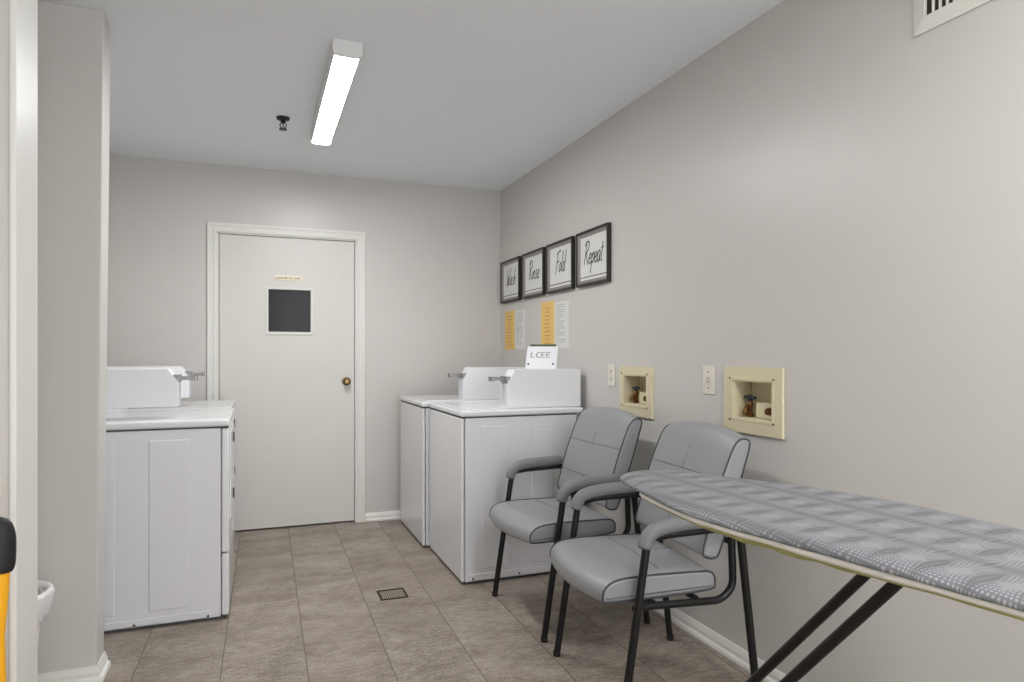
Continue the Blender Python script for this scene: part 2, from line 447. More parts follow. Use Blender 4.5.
L1 = ceiling_light((.350, 2.815, CH), 'lit white ceiling strip light in front of the door')
L2 = copy_tree(L1, (.950, -.45, CH), 0, 'ceiling strip light behind the photographer')

t = thing('fire_sprinkler', 'small dark fire sprinkler hanging from the ceiling left of the strip light', 'sprinkler', (.132, 3.85, CH))
bm = newbm(); lathe(bm, [(0, 0), (.036, 0), (.034, -.010), (.022, -.016), (0, -.016)], n=24); obj('escutcheon', bm, M['steel_black'], t)
bm = newbm(); lathe(bm, [(0, -.012), (.012, -.012), (.012, -.026), (.007, -.028), (.007, -.032), (0, -.032)])
for sg in (1, -1): tube(bm, smooth_path([(sg * .008, 0, -.026), (sg * .016, 0, -.038), (sg * .012, 0, -.054), (0, 0, -.062)]), .0028, 8)
tube(bm, [(0, 0, -.03), (0, 0, -.062)], .003, 8); obj('frame', bm, M['steel_black'], t)
bm = newbm(); lathe(bm, [(0, -.062), (.021, -.062), (.021, -.066), (0, -.066)], n=16); obj('deflector', bm, M['steel_black'], t)

# ------------------------------------------------------------------ air register, top right
t = thing('wall_vent', 'white slotted air register high on the right wall', 'vent', (WX, 1.16, 2.13 + UP))
bm = newbm(); Vw, Vh = .240, .29
def ring_frame(bm, hw, z0, z1, inner, d0, d1):
    """mitred frame on a wall facing -x: outer (hw, z0, z1), inner margin, depth d0 at rim, d1 at the inner lip"""
    o = [(-hw, z0), (hw, z0), (hw, z1), (-hw, z1)]; i_ = [(-hw + inner, z0 + inner), (hw - inner, z0 + inner), (hw - inner, z1 - inner), (-hw + inner, z1 - inner)]
    A = [bm.verts.new((0, y, z)) for y, z in o]; B = [bm.verts.new((-d0, y * .995, z)) for y, z in o]
    D = [bm.verts.new((-d1, y, z)) for y, z in i_]; E = [bm.verts.new((0, y, z)) for y, z in i_]
    for k in range(4):
        j = (k + 1) % 4
        for (P, Q) in ((A, B), (B, D), (D, E), (E, A)): bm.faces.new((P[k], P[j], Q[j], Q[k]))
ring_frame(bm, Vw, 0, Vh, .041, .006, .014); fr = obj('vent_frame', bm, M['vent'], t, smooth=False)
bm = newbm(); box(bm, -.002, -.0005, -Vw + .03, Vw - .03, .03, Vh - .03); obj('duct_shade', bm, M['shadebrown'], t, smooth=False)  # dark sheet on the wall face, imitates the shade inside the duct
for k in range(18):
    y = Vw - .064 - k * .0205
    bm = newbm(); box(bm, -.0105, -.0022, y - .0027, y + .0027, .033, Vh - .033, .001, 1); obj('louvre', bm, M['vent'], t)

# ------------------------------------------------------------------ laundry machines (local +x = front, y from 0 = near side)
def coin_box(t, x_front, x_back, y0, y1, z0, z1, cham_x, cham_z, undercut=0.0, card=None):
    """metal coin box, chamfered at the top front; the slide sticks out of the chamfer"""
    bm = newbm()
    prof = [(x_back + undercut, z0), (x_front, z0), (x_front, z1 - cham_z), (x_front - cham_x, z1), (x_back + undercut, z1)]
    if undercut: prof = [(x_back + undercut, z0), (x_front, z0), (x_front, z1 - cham_z), (x_front - cham_x, z1), (x_back, z1), (x_back, z0 + .06)]
    prism(bm, prof, 'y', y0, y1, .004, 2)
    cb = obj('coin_box', bm, M['coinbox'], t)
    ym = (y0 + y1) / 2; zs = z1 - cham_z * .72; xs = x_front - cham_x * .45
    bm = newbm()
    box(bm, xs - .03, xs + .024, y0 + .004, y1 - .004, zs - .017, zs + .017, .003)
    box(bm, xs + .02, xs + .085, ym - .034, ym + .034, zs - .007, zs + .008, .002)
    box(bm, xs + .08, xs + .094, ym - .036, ym + .036, zs - .011, zs + .013, .003)
    obj('coin_slide', bm, M['chrome'], cb)
    return cb

def side_ribs(bm, xs, z0, z1):
    for (a, b) in xs:
        box(bm, a, b, -.0045, .006, z0, z1, .0042, 1)

def washer(loc, label):
    """top loader; local x runs from the front (0) to the back (+), y from the near side"""
    t = thing('washing_machine', label, 'washing machine', loc, group='top loading washers')
    Wd, D, H = .690, .665, .907
    bm = newbm(); box(bm, .0205, D, 0, Wd, .014, .869, .002, 1)
    side_ribs(bm, [(.109, .265), (.392, .526)], .075, .825)
    box(bm, .04, D - .02, -.004, .004, .017, .052, .003, 1)
    obj('cabinet', bm, M['enamel_side'], t)
    bm = newbm(); box(bm, 0, .018, 0, Wd, .014, .869, .009, 3); obj('front_panel', bm, M['enamel'], t)
    bm = newbm(); box(bm, .008, D - .01, .008, Wd - .008, .002, .0145); obj('gap_shade', bm, M['seamdark'], t, smooth=False)  # dark box standing in for the shade under the raised cabinet
    bm = newbm(); box(bm, .003, D - .002, .002, Wd - .002, .868, .8775); obj('top_seam', bm, M['seamdark'], t, smooth=False)
    bm = newbm(); box(bm, -.004, D + .042, -.006, Wd + .002, .8765, H, .009, 3); tp = obj('top_panel', bm, M['enamel'], t)
    bm = newbm(); box(bm, .045, .29, .075, Wd - .075, H - .002, H + .004, .003, 2); obj('lid', bm, M['enamel'], t)
    for (a, b) in ((.05, .05), (D - .05, .05), (.05, Wd - .05), (D - .05, Wd - .05)):
        bm = newbm(); lathe(bm, [(0, 0), (.022, 0), (.022, .008), (.012, .016), (0, .016)], (a, b, 0)); obj('foot', bm, M['black'], t)
    for a in (.062, .322):
        bm = newbm(); lathe(bm, [(0, -.0065), (.005, -.006), (.006, -.003), (0, -.003)], (a, 0, .028), 'y', 12); obj('screw', bm, M['seamdark'], t)
    # coin box, front faces -x: build mirrored
    bm = newbm(); x0, x1, y0, y1, z0, z1 = .287, .735, .085, .200, H, 1.119
    prism(bm, [(x0, z0), (x1, z0), (x1, z1), (x0 + .046, z1), (x0, z1 - .078)], 'y', y0, y1, .004, 2)
    cb = obj('coin_box', bm, M['coinbox'], t)
    bm = newbm(); zs = z1 - .052; xs = x0 + .018; ym = (y0 + y1) / 2
    box(bm, xs - .022, xs + .03, y0 + .004, y1 - .004, zs - .017, zs + .014, .003)
    box(bm, xs - .088, xs - .018, ym - .032, ym + .032, zs - .006, zs + .009, .002)
    box(bm, xs - .098, xs - .082, ym - .034, ym + .034, zs - .012, zs + .013, .003)
    obj('coin_slide', bm, M['chrome'], cb)
    return t
w1 = washer((.992, 3.325, 0), 'near white top loading washer beside the chairs, tilted card on its coin box')
w2 = copy_tree(w1, (.958, 4.050, 0), 0, 'far white top loading washer in the corner by the back wall')

# card leaning on the near washer's coin box
t = thing('information_card', 'small tilted white card with a dark green top edge on the near coin box', 'card', (1.495, 3.452, 1.119), math.radians(-24))
lean = Matrix.Rotation(math.radians(-33), 4, 'X')
cw, chh = .088, .162
out = [(-cw, .001), (cw, .001), (cw + .012, chh - .012), (cw + .004, chh), (-cw + .026, chh), (-cw + .012, chh - .014)]
bm = newbm(); tmp = newbm(); prism(tmp, out, 'y', -.003, .003, .001, 1); merge(bm, tmp, lean); cd = obj('card_plate', bm, M['coinbox'], t)
bm = newbm(); tmp = newbm(); box(tmp, -cw + .026, cw + .002, -.005, .005, chh - .008, chh + .005, .001); merge(bm, tmp, lean); obj('edge_strip', bm, M['greentape'], cd)
for sg in (1, -1):
    bm = newbm(); tmp = newbm(); lathe(tmp, [(0, -.006), (.005, -.006), (.006, -.003), (0, -.003)], (sg * .070, 0, .034), 'y', 12); merge(bm, tmp, lean); obj('bolt', bm, M['black'], cd)
GLY = {'L': [[(0, 1), (0, 0), (.55, 0)]], 'C': [[(.55, .9), (.3, 1), (.05, .8), (0, .5), (.05, .2), (.3, 0), (.55, .1)]],
       'E': [[(.55, 1), (0, 1), (0, 0), (.55, 0)], [(0, .5), (.45, .5)]]}
bm = newbm(); tmp = newbm(); cx = -.056
for ch in 'LCEE':
    for st in GLY[ch]:
        ribbon(tmp, [(cx + .30 * .034 * p[1] * .6 + p[0] * .036, .078 + p[1] * .034) for p in st], .0075, lambda u, v: (u, -.0036, v))
    cx += .029
merge(bm, tmp, lean); obj('lettering', bm, M['greyink'], cd, smooth=False)

def dryer(loc, label):
    """front faces +x; local x from 0 (front) to negative (back), y from the near side"""
    t = thing('clothes_dryer', label, 'clothes dryer', loc, group='white dryers')
    Wd, D, H = .690, .710, .910
    bm = newbm(); box(bm, -D, -.035, 0, Wd, .014, .868, .002, 1)
    side_ribs(bm, [(-.445, -.345), (-.325, -.165), (-.155, -.060)][1:2], .075, .825)
    side_ribs(bm, [(-.60, -.455)], .075, .825)
    box(bm, -D + .02, -.075, -.004, .004, .017, .048, .003, 1)
    obj('cabinet', bm, M['enamel_side'], t)
    bm = newbm(); box(bm, -D + .006, -.012, .008, Wd - .008, .002, .0145); obj('gap_shade', bm, M['seamdark'], t, smooth=False)  # dark box in place of the shadow gap below the dryer
    bm = newbm(); box(bm, -D + .004, -.003, .002, Wd - .002, .8675, .8765); obj('top_seam', bm, M['seamdark'], t, smooth=False)
    bm = newbm(); box(bm, -.0325, 0, 0, Wd, .302, .868, .010, 3); obj('front_panel', bm, M['enamel'], t)
    bm = newbm(); box(bm, -.0325, 0, 0, Wd, .016, .297, .010, 3); obj('toe_panel', bm, M['enamel'], t)
    bm = newbm(); box(bm, -D - .01, .002, -.006, Wd + .002, .875, H, .011, 3); obj('top_panel', bm, M['enamel'], t)
    bm = newbm(); box(bm, -.004, .005, .11, Wd - .11, .43, .835, .004, 2); dr = obj('door', bm, M['enamel'], t)
    for zc in (.785, .500):
        bm = newbm(); box(bm, .004, .012, .365, .392, zc - .024, zc + .024, .003); obj('handle', bm, M['seamdark'], dr)
    for (a, b) in ((-.06, .05), (-D + .05, .05), (-.06, Wd - .05), (-D + .05, Wd - .05)):
        bm = newbm(); lathe(bm, [(0, 0), (.022, 0), (.022, .008), (.012, .016), (0, .016)], (a, b, 0)); obj('foot', bm, M['black'], t)
    for a in (-.380, -.087):
        bm = newbm(); lathe(bm, [(0, -.0065), (.005, -.006), (.006, -.003), (0, -.003)], (a, 0, .024), 'y', 12); obj('screw', bm, M['seamdark'], t)
    bm = newbm(); box(bm, -.640, -.520, .100, .175, H - .004, .985, .004); obj('coin_box_base', bm, M['coinbox'], t)
    coin_box(t, -.215, -.66, .080, .195, .964, 1.137, .044, .062, undercut=.165)
    return t
d1 = dryer((-.120, 3.290, 0), 'near white dryer half hidden by the left stub wall')
d2 = copy_tree(d1, (-.137, 3.995, 0), 0, 'far white dryer between the near dryer and the door')

# ------------------------------------------------------------------ guest chairs (local: front = -x, width along y)
def cushion(prof, w, bow, edge=.012, nt=13, place=None):
    """padded block: closed side profile swept across the width, edges eased, bow(i_point, t) pushes the middle out"""
    bm = newbm(); N = len(prof)
    P = [Vector(p) for p in prof]
    area = sum(P[i].x * P[(i + 1) % N].y - P[(i + 1) % N].x * P[i].y for i in range(N))
    nr = []
    for i in range(N):
        t = P[(i + 1) % N] - P[(i - 1) % N]; v = Vector((t.y, -t.x)).normalized()
        nr.append(v if area > 0 else -v)
    st = []
    for k in range(4): a = k / 4 * PI / 2; st.append((-w / 2 + edge * (1 - math.sin(a)) * 0 + edge * (1 - math.cos(a)) * 1, edge * (1 - math.sin(a))))
    for k in range(nt): st.append((-w / 2 + edge + (w - 2 * edge) * k / (nt - 1), 0.0))
    for k in range(4): a = (3 - k) / 4 * PI / 2; st.append((w / 2 - edge * (1 - math.cos(a)), edge * (1 - math.sin(a))))
    rings = []
    for y, inset in st:
        tt = max(-1, min(1, y / (w / 2)))
        ring = []
        for i in range(N):
            p = P[i] - nr[i] * inset + Vector(bow(P[i], nr[i], 1 - tt * tt))
            ring.append(bm.verts.new((p.x, y, p.y)))
        rings.append(ring)
    for a in range(len(rings) - 1):
        for i in range(N): bm.faces.new((rings[a][i], rings[a][(i + 1) % N], rings[a + 1][(i + 1) % N], rings[a + 1][i]))
    bm.faces.new(rings[0][::-1]); bm.faces.new(rings[-1])
    return bm

SEAT = smooth_path([(-.286, .403, 0), (-.300, .418, 0), (-.293, .446, 0), (-.262, .468, 0), (-.20, .476, 0), (-.08, .476, 0), (.05, .472, 0), (.092, .468, 0), (.112, .452, 0), (.114, .425, 0), (.098, .408, 0), (-.05, .402, 0), (-.18, .401, 0)], 3, True)
SEAT = [(p.x, p.y) for p in SEAT]
def seat_bow(p, n, k):
    return (-.034 * k * max(0, -(p.x + .10)) / .19 if p.x < -.10 else 0.0, (.010 * k if n.y > .3 else 0.0) - (.006 * k if p.x < -.26 else 0))
bd = Vector((.130, .380)).normalized(); bn = Vector((bd.y, -bd.x))   # up the back, and to its rear
B0 = Vector((.066, .525)); BL = .420
def bk(s, d): q = B0 + bd * s + bn * d; return (q.x, q.y)
BACK = smooth_path([(*bk(.010, .000), 0), (*bk(.10, -.006), 0), (*bk(.20, -.010), 0), (*bk(.31, -.006), 0), (*bk(.382, .002), 0), (*bk(.412, .018), 0), (*bk(.420, .040), 0), (*bk(.408, .060), 0), (*bk(.33, .064), 0), (*bk(.18, .064), 0), (*bk(.03, .062), 0), (*bk(.002, .050), 0), (*bk(-.004, .022), 0)], 3, True)
BACK = [(p.x, p.y) for p in BACK]
def back_bow(p, n, k):
    s = (Vector(p) - B0).dot(bd)
    up = .030 * (1 - (1 - k) ** 1.3) * max(0, (s - .22) / .18)
    f = -.006 * k if n.dot(bn) < -.3 else 0
    q = bd * up + bn * f
    return (q.x, q.y)
SW, BW = .492, .490

def edge_loop(prof, bow, y, rng, lift=.001):
    """points along part of a side profile, at the panel edge"""
    out = []
    for i in rng:
        p = Vector(prof[i % len(prof)]); out.append((p.x, y, p.y))
    return out
def on_front(s, y):                    # a point on the front face of the back cushion
    best = min((i for i in range(len(BACK)) if (Vector(BACK[i]) - B0).dot(bn) < .015), key=lambda i: abs((Vector(BACK[i]) - B0).dot(bd) - s))
    p = Vector(BACK[best]); d = (p - B0).dot(bn); k = 1 - (y / (BW / 2)) ** 2
    q = B0 + bd * s + bn * (d - .006 * k - .0003)
    return (q.x, y, q.y)
def on_seat(x, y):
    k = 1 - (y / (SW / 2)) ** 2
    xs = [p for p in SEAT if p[1] > .44]
    best = min(xs, key=lambda p: abs(p[0] - x)); return (x, y, best[1] + .010 * k + .0002)

def chair(loc, rotz, label):
    t = thing('guest_chair', label, 'chair', loc, rotz, 'grey waiting chairs')
    seat = obj('seat', cushion(SEAT, SW, seat_bow), M['vinyl'], t, angle=60)
    for sg in (1, -1):
        bm = newbm(); ys = sg * (SW / 2 - .004)
        tube(bm, edge_loop(SEAT, None, ys, range(0, len(SEAT))), .0034, 7, closed=True); obj('piping', bm, M['piping'], seat)
    bm = newbm()
    tube(bm, [on_seat(-.075, y) for y in [-.2 + .4 * k / 16 for k in range(17)]], .0016, 5)
    tube(bm, [on_seat(x, 0) for x in [-.075 + .16 * k / 8 for k in range(9)]], .0016, 5)
    obj('stitching', bm, M['seam'], seat)
    back = obj('backrest', cushion(BACK, BW, back_bow), M['vinyl'], t, angle=60)
    for sg in (1, -1):
        bm = newbm(); ys = sg * (BW / 2 - .004)
        tube(bm, edge_loop(BACK, None, ys, range(0, len(BACK))), .0034, 7, closed=True); obj('piping', bm, M['piping'], back)
    bm = newbm()
    for s in (.262, .105):
        tube(bm, [on_front(s, y) for y in [-.232 + .464 * k / 20 for k in range(21)]], .0020, 5)
    for y0 in (.0,):
        tube(bm, [on_front(.262 + .10 * k / 6, y0) for k in range(7)], .0016, 5)
        tube(bm, [on_front(.015 + .09 * k / 6, y0) for k in range(7)], .0016, 5)
    obj('stitching', bm, M['seam'], back)
    for sg in (1, -1):
        y = sg * .287
        top_f, top_r = (-.158, y, .604), (.155, y, .630)
        # front leg, arm rail and rear leg of one side
        bm = newbm(); tube(bm, round_corners([(-.255, y, .018), (-.172, y, .560), (-.163, y, .612), (-.10, y, .618)], .05), .0135, 14); obj('leg', bm, M['steel_black'], t)
        bm = newbm(); tube(bm, [(-.102, y, .618), (.06, y, .622), (.10, y, .623)], .0125, 12); obj('arm_rail', bm, M['steel_black'], t)
        bm = newbm(); tube(bm, round_corners([(.098, y, .623), (.165, y, .622), (.185, y, .580), (.252, y, .018)], .05), .0135, 14); obj('leg', bm, M['steel_black'], t)
        for xf in (-.2565, .2535):
            bm = newbm(); lathe(bm, [(0, 0), (.0138, 0), (.0146, .003), (.0146, .020), (.0, .020)], (xf, y, 0), n=16); obj('foot_cap', bm, M['black'], t)
        # padded arm
        bm = newbm()
        pth = smooth_path([(-.176, y, .580), (-.168, y, .606), (-.148, y, .629), (-.112, y, .642), (-.05, y, .650), (.03, y, .654), (.115, y, .656)], 4)
        tp = [0.86 if i == 0 else (0.95 if i == 1 else (0.55 if i == len(pth) - 1 else (.9 if i == len(pth) - 2 else 1))) for i in range(len(pth))]
        tube(bm, pth, 0.0255, 16, ry=.0205, taper=tp); obj('armrest', bm, M['vinyl_arm'], t, angle=70)
        # L bar carrying seat and back
        bm = newbm(); yi = sg * .262
        tube(bm, round_corners([(-.205, sg * .278, .385), (-.17, yi, .385), (.125, yi, .375), (.172, yi, .415), (.166, yi, .585)], .05), .0125, 12); obj('seat_rail', bm, M['steel_black'], t)
    bm = newbm()
    for x, z in ((-.13, .392), (.03, .389)): tube(bm, [(x, -.262, z), (x, .262, z)], .0105, 10)
    obj('crossbar', bm, M['steel_black'], t)
    bm = newbm(); tube(bm, [(.168, -.262, .565), (.168, .262, .565)], .0105, 10)
    for y in (-.15, .15): box(bm, .118, .170, y - .02, y + .02, .55, .60, .004)
    obj('back_bracket', bm, M['steel_black'], t)
    return t
c1 = chair((1.370, 2.846, 0), math.radians(1.5), 'grey padded armchair beside the near washer, farther from the ironing board')
c2 = copy_tree(c1, (1.352, 2.110, 0), math.radians(-4.0), 'grey padded armchair partly behind the ironing board nose')

# ------------------------------------------------------------------ ironing board (local x along the board from the nose, y across towards the right wall)
ax = Vector((.215, -.977)).normalized()
ib = thing('ironing_board', 'ironing board with grey dotted cover along the right side', 'ironing board', (.818 - .012 * .977, 1.392 - .012 * .215, 0), math.atan2(ax.y, ax.x))
# mirrored across: local +y must point to the right wall, so flip sign below
NEAR = [(1.250, -.178), (1.05, -.177), (.86, -.174), (.73, -.168), (.60, -.162), (.517, -.160), (.434, -.157), (.327, -.142), (.233, -.110), (.165, -.083), (.119, -.063), (.065, -.043), (.028, -.022)]
NOSE = [(.000, .002), (-.012, .030), (-.014, .068), (-.002, .105), (.024, .138)]
FAR = [(.060, .158), (.105, .174), (.202, .202), (.332, .234), (.450, .249), (.530, .249), (.621, .233), (.735, .209), (.86, .200), (1.05, .196), (1.25, .194), (1.33, .180), (1.372, .120), (1.385, .010), (1.372, -.105), (1.33, -.163)]
outline = [(q.x, q.y) for q in smooth_path([(x_, y_, 0) for x_, y_ in NEAR + NOSE + FAR], 3, True)]
def slab(bm, layers):
    """stack of outline rings: (inset, z)"""
    c0 = Vector((.62, 0)); rings = []
    N = len(outline)
    nr = []
    for i in range(N):
        t = Vector(outline[(i + 1) % N]) - Vector(outline[(i - 1) % N]); nr.append(Vector((t.y, -t.x)).normalized())
    # make sure normals point outwards
    if nr[N // 4].dot(Vector(outline[N // 4]) - c0) < 0: nr = [-v for v in nr]
    for ins, z in layers:
        r = []
        for i in range(N):
            p = Vector(outline[i]) - nr[i] * (ins(i) if callable(ins) else ins)
            r.append(bm.verts.new((p.x, p.y, z(i) if callable(z) else z)))
        rings.append(r)
    for a in range(len(rings) - 1):
        for i in range(N): bm.faces.new((rings[a][i], rings[a][(i + 1) % N], rings[a + 1][(i + 1) % N], rings[a + 1][i]))
    return rings
BZ = .920
def cap(bm, ring): bm.faces.new(ring)
tuck = [.022 * max(0, min(1, (.135 - o[0]) / .04)) for o in outline]
bm = newbm(); r = slab(bm, [(.006, BZ - .017), (.001, BZ - .015), (.001, BZ - .011), (.006, BZ - .0055), (.016, BZ - .0015), (.030, BZ)]); cap(bm, r[-1]); cap(bm, r[0])
cov = obj('cover', bm, M['cover'], ib, angle=60)
wav = [random.uniform(-.0015, .0015) for _ in outline]
bm = newbm(); r = slab(bm, [(lambda i: .014 + tuck[i], lambda i: BZ - .0262 + wav[i]), (lambda i: .006 + tuck[i], lambda i: BZ - .026 + wav[i]), (lambda i: .002 + tuck[i], lambda i: BZ - .022 + wav[i] * .6), (lambda i: .004 + tuck[i], BZ - .0166), (lambda i: .016 + tuck[i], BZ - .0166)])
obj('hem', bm, M['hem'], cov, angle=60)
bm = newbm(); wv2 = [(.0075 * max(0, math.sin(PI * (o[0] - .28) / .50)) * (.75 + .25 * math.sin(o[0] * 70)) if .28 < o[0] < .78 else .001) for o in outline]
r = slab(bm, [(lambda i: .016 + tuck[i], lambda i: BZ - .0285 - wv2[i]), (lambda i: .009 + tuck[i], lambda i: BZ - .028 - wv2[i]), (lambda i: .007 + tuck[i], BZ - .024), (lambda i: .016 + tuck[i], BZ - .023)]); cap(bm, r[0]); cap(bm, r[-1])
obj('pad', bm, M['felt'], ib, angle=60)
bm = newbm(); r = slab(bm, [(.060, BZ - .043), (.052, BZ - .043), (.034, BZ - .030), (.042, BZ - .030)]); cap(bm, r[0]); cap(bm, r[-1])
obj('board_deck', bm, M['boardmetal'], ib, angle=60)
for y, xa, xb in ((.046, .604, -.098), (-.040, .676, -.026)):     # slanting pair of legs down to the nose end
    bm = newbm(); tube(bm, [(xa, y, .872), (xb, y, .012)], .0095, 14); obj('leg', bm, M['steel_black'], ib)
bm = newbm(); tube(bm, [(.684, -.052, .868), (.595, .060, .868)], .011, 12); obj('hinge_bar', bm, M['steel_black'], ib)
for sg in (1, -1):
    bm = newbm(); tube(bm, [(.860, sg * .09, .862), (1.30, sg * .17, .012)], .0125, 14); obj('leg', bm, M['steel_black'], ib)
bm = newbm(); tube(bm, [(.107, -.20, .0135), (-.227, .20, .0135)], .0135, 12); obj('foot_bar', bm, M['steel_black'], ib)
bm = newbm(); tube(bm, [(1.30, -.20, .0135), (1.30, .20, .0135)], .0135, 12); obj('foot_bar', bm, M['steel_black'], ib)
bm = newbm(); tube(bm, [(.860, -.11, .852), (.860, .11, .852)], .011, 12); obj('hinge_bar', bm, M['steel_black'], ib)

# ------------------------------------------------------------------ framed word prints on the right wall
SC = {
 'W': ([[(0, .95), (.06, .3), (.14, .0), (.28, .62), (.36, .0), (.5, .5), (.58, 1.0)]], .62),
 'R': ([[(.04, 0), (.08, .5), (.1, .95)], [(-.06, .82), (.12, 1.0), (.36, .95), (.38, .72), (.22, .52), (.1, .48)], [(.16, .5), (.28, .22), (.46, -.02)]], .48),
 'F': ([[(.0, -.08), (.06, .4), (.12, .95)], [(-.04, .86), (.18, .98), (.46, 1.02)], [(-.02, .46), (.16, .52), (.32, .54)]], .40),
 'a': ([[(.26, .40), (.14, .46), (.02, .25), (.06, .02), (.18, .04), (.27, .38), (.26, .08), (.36, .02)]], .36),
 's': ([[(.24, .40), (.12, .44), (.08, .30), (.22, .18), (.18, .02), (.02, .04)]], .30),
 'h': ([[(.05, 0), (.08, .5), (.1, .95)], [(.06, .20), (.18, .42), (.26, .36), (.24, .08), (.34, .02)]], .36),
 'i': ([[(.06, .42), (.05, .08), (.14, .02)], [(.09, .60), (.10, .65)]], .18),
 'n': ([[(.04, .42), (.04, .0)], [(.05, .22), (.18, .44), (.25, .34), (.24, .06), (.33, .02)]], .35),
 'e': ([[(.04, .20), (.24, .28), (.20, .44), (.06, .36), (.04, .10), (.16, .0), (.30, .10)]], .31),
 'o': ([[(.14, .44), (.02, .24), (.10, .0), (.24, .18), (.18, .42), (.14, .44)]], .29),
 'l': ([[(.05, .0), (.07, .5), (.10, .98)]], .18),
 'd': ([[(.24, .40), (.12, .44), (.02, .22), (.08, .0), (.20, .08), (.26, .5), (.30, .98)], [(.25, .4), (.24, .06), (.32, .02)]], .36),
 'p': ([[(.04, .44), (.05, 0), (.03, -.42)], [(.05, .26), (.18, .46), (.28, .30), (.20, .04), (.07, .06)]], .33),
 't': ([[(.08, .80), (.06, .10), (.16, .02)], [(-.02, .54), (.20, .58)]], .24),
}
def word(bm, text, uc, v0, em, pen, place, slant=.22, squeeze=.86):
    wd = sum(SC[c][1] for c in text) * squeeze * em; x = uc - wd / 2
    for c in text:
        for st in SC[c][0]:
            P = smooth_path([(p[0], p[1], 0) for p in st], 5)
            ribbon(bm, [(x + (p.x * squeeze + p.y * slant) * em, v0 + p.y * em) for p in P], pen, place)
        x += SC[c][1] * squeeze * em
def picture(y0, y1, text, label, em):
    z0, z1, d = 1.601 + UP, 1.921 + UP, .026
    yc = (y0 + y1) / 2; hwid = (y1 - y0) / 2
    t = thing('picture_frame', label, 'picture', (WX, yc, z0), group='framed laundry word prints')
    h = z1 - z0
    def band(bm, pts):
        """closed section swept round the rectangle: pts = (inset from rim, proud of the wall)"""
        rows = []
        for (sy, sz) in ((-1, 0), (1, 0), (1, 1), (-1, 1)):
            rows.append([bm.verts.new((-p, sy * (hwid - i), (i if sz == 0 else h - i))) for i, p in pts])
        for k in range(4):
            for i in range(len(pts)): bm.faces.new((rows[k][i], rows[k][(i + 1) % len(pts)], rows[(k + 1) % 4][(i + 1) % len(pts)], rows[(k + 1) % 4][i]))
    bm = newbm(); band(bm, [(0, .0005), (0, d - .002), (.002, d), (.010, d), (.014, d - .004), (.016, d - .004), (.016, .0005)]); obj('frame', bm, M['frame_black'], t, smooth=False)
    bm = newbm(); band(bm, [(.0162, .004), (.0162, d - .006), (.034, .012), (.034, .004)]); obj('inner_bevel', bm, M['frame_grey'], t, smooth=False)
    bm = newbm(); box(bm, -.010, -.004, -hwid + .018, hwid - .018, .018, h - .018); pr = obj('print', bm, M['paper'], t, smooth=False)
    bm = newbm()
    place = lambda u, v: (-.0106, -u, v)           # u runs to the viewer's right = towards -y
    word(bm, text, 0, .126, em, .0085, place)
    ribbon(bm, [(-hwid + .034, .052), (hwid - .034, .052)], .005, place)
    obj('lettering', bm, M['ink'], pr, smooth=False)
    return t
picture(4.500, 4.888, 'Wash', 'dark framed print reading Wash, farthest left of the row', .130)
picture(4.062, 4.440, 'Rinse', 'dark framed print reading Rinse, second from the corner', .130)
picture(3.625, 4.012, 'Fold', 'dark framed print reading Fold, third from the corner', .130)
picture(3.186, 3.572, 'Repeat', 'dark framed print reading Repeat, nearest and largest-looking of the row', .130)

# ------------------------------------------------------------------ paper notices below
def notice(y0, y1, z0, z1, m, ink, label, centred, group):
    bm = newbm()                        # sheet with a faint curl at its free corners
    nu, nv = 6, 8; g = [[None] * (nv + 1) for _ in range(nu + 1)]
    for i in range(nu + 1):
        for j in range(nv + 1):
            u, v = i / nu, j / nv
            off = .0004 + .003 * max(0, .3 - v) * abs(u - .5)
            g[i][j] = (-off, (y0 - y1) / 2 + (y1 - y0) * u, (z1 - z0) * v)
    top = [[bm.verts.new(p) for p in r_] for r_ in g]; bot = [[bm.verts.new((p[0] + .0008, p[1], p[2])) for p in r_] for r_ in g]
    for i in range(nu):
        for j in range(nv):
            bm.faces.new((top[i][j], top[i + 1][j], top[i + 1][j + 1], top[i][j + 1])); bm.faces.new((bot[i][j], bot[i][j + 1], bot[i + 1][j + 1], bot[i + 1][j]))
    rim = [(i, 0) for i in range(nu)] + [(nu, j) for j in range(nv)] + [(i, nv) for i in range(nu, 0, -1)] + [(0, j) for j in range(nv, 0, -1)]
    for k in range(len(rim)):
        a, b = rim[k], rim[(k + 1) % len(rim)]
        bm.faces.new((top[a[0]][a[1]], top[b[0]][b[1]], bot[b[0]][b[1]], bot[a[0]][a[1]]))
    o = obj('paper_notice', bm, m); o.location = (WX, (y0 + y1) / 2, z0 + UP); tag(o, label, 'notice', group)
    bm = newbm(); h = z1 - z0; w = y1 - y0
    place = lambda u, v: (-.0018, -u, v)
    rows = 10 if centred else 17
    for k in range(rows):
        v = h * (.86 - .74 * k / (rows - 1)) if centred else h * (.93 - .80 * k / (rows - 1))
        if centred:
            ln = w * random.uniform(.28, .52); x = -ln / 2
        else:
            ln = w * (random.uniform(.18, .3) if k in (6, 11, 14) else random.uniform(.5, .72)); x = -w * .36
        end = x + ln
        while x < end:
            seg = min(random.uniform(.010, .032), end - x)
            ribbon(bm, [(x, v), (x + seg, v)], h * (.026 if centred else .012), place); x += seg + .007
    obj('lettering', bm, ink, o, smooth=False)
    return o
notice(4.640, 4.850, 1.240, 1.535, M['yellowpaper'], M['brownink'], 'yellow notice sheet taped nearest the room corner', True, 'yellow notices')
notice(4.436, 4.638, 1.243, 1.532, M['paper'], M['greyink'], 'white notice sheet beside the yellow one nearest the corner', False, 'white notices')
notice(3.930, 4.146, 1.240, 1.555, M['yellowpaper'], M['brownink'], 'yellow notice sheet below the Fold print', True, 'yellow notices')
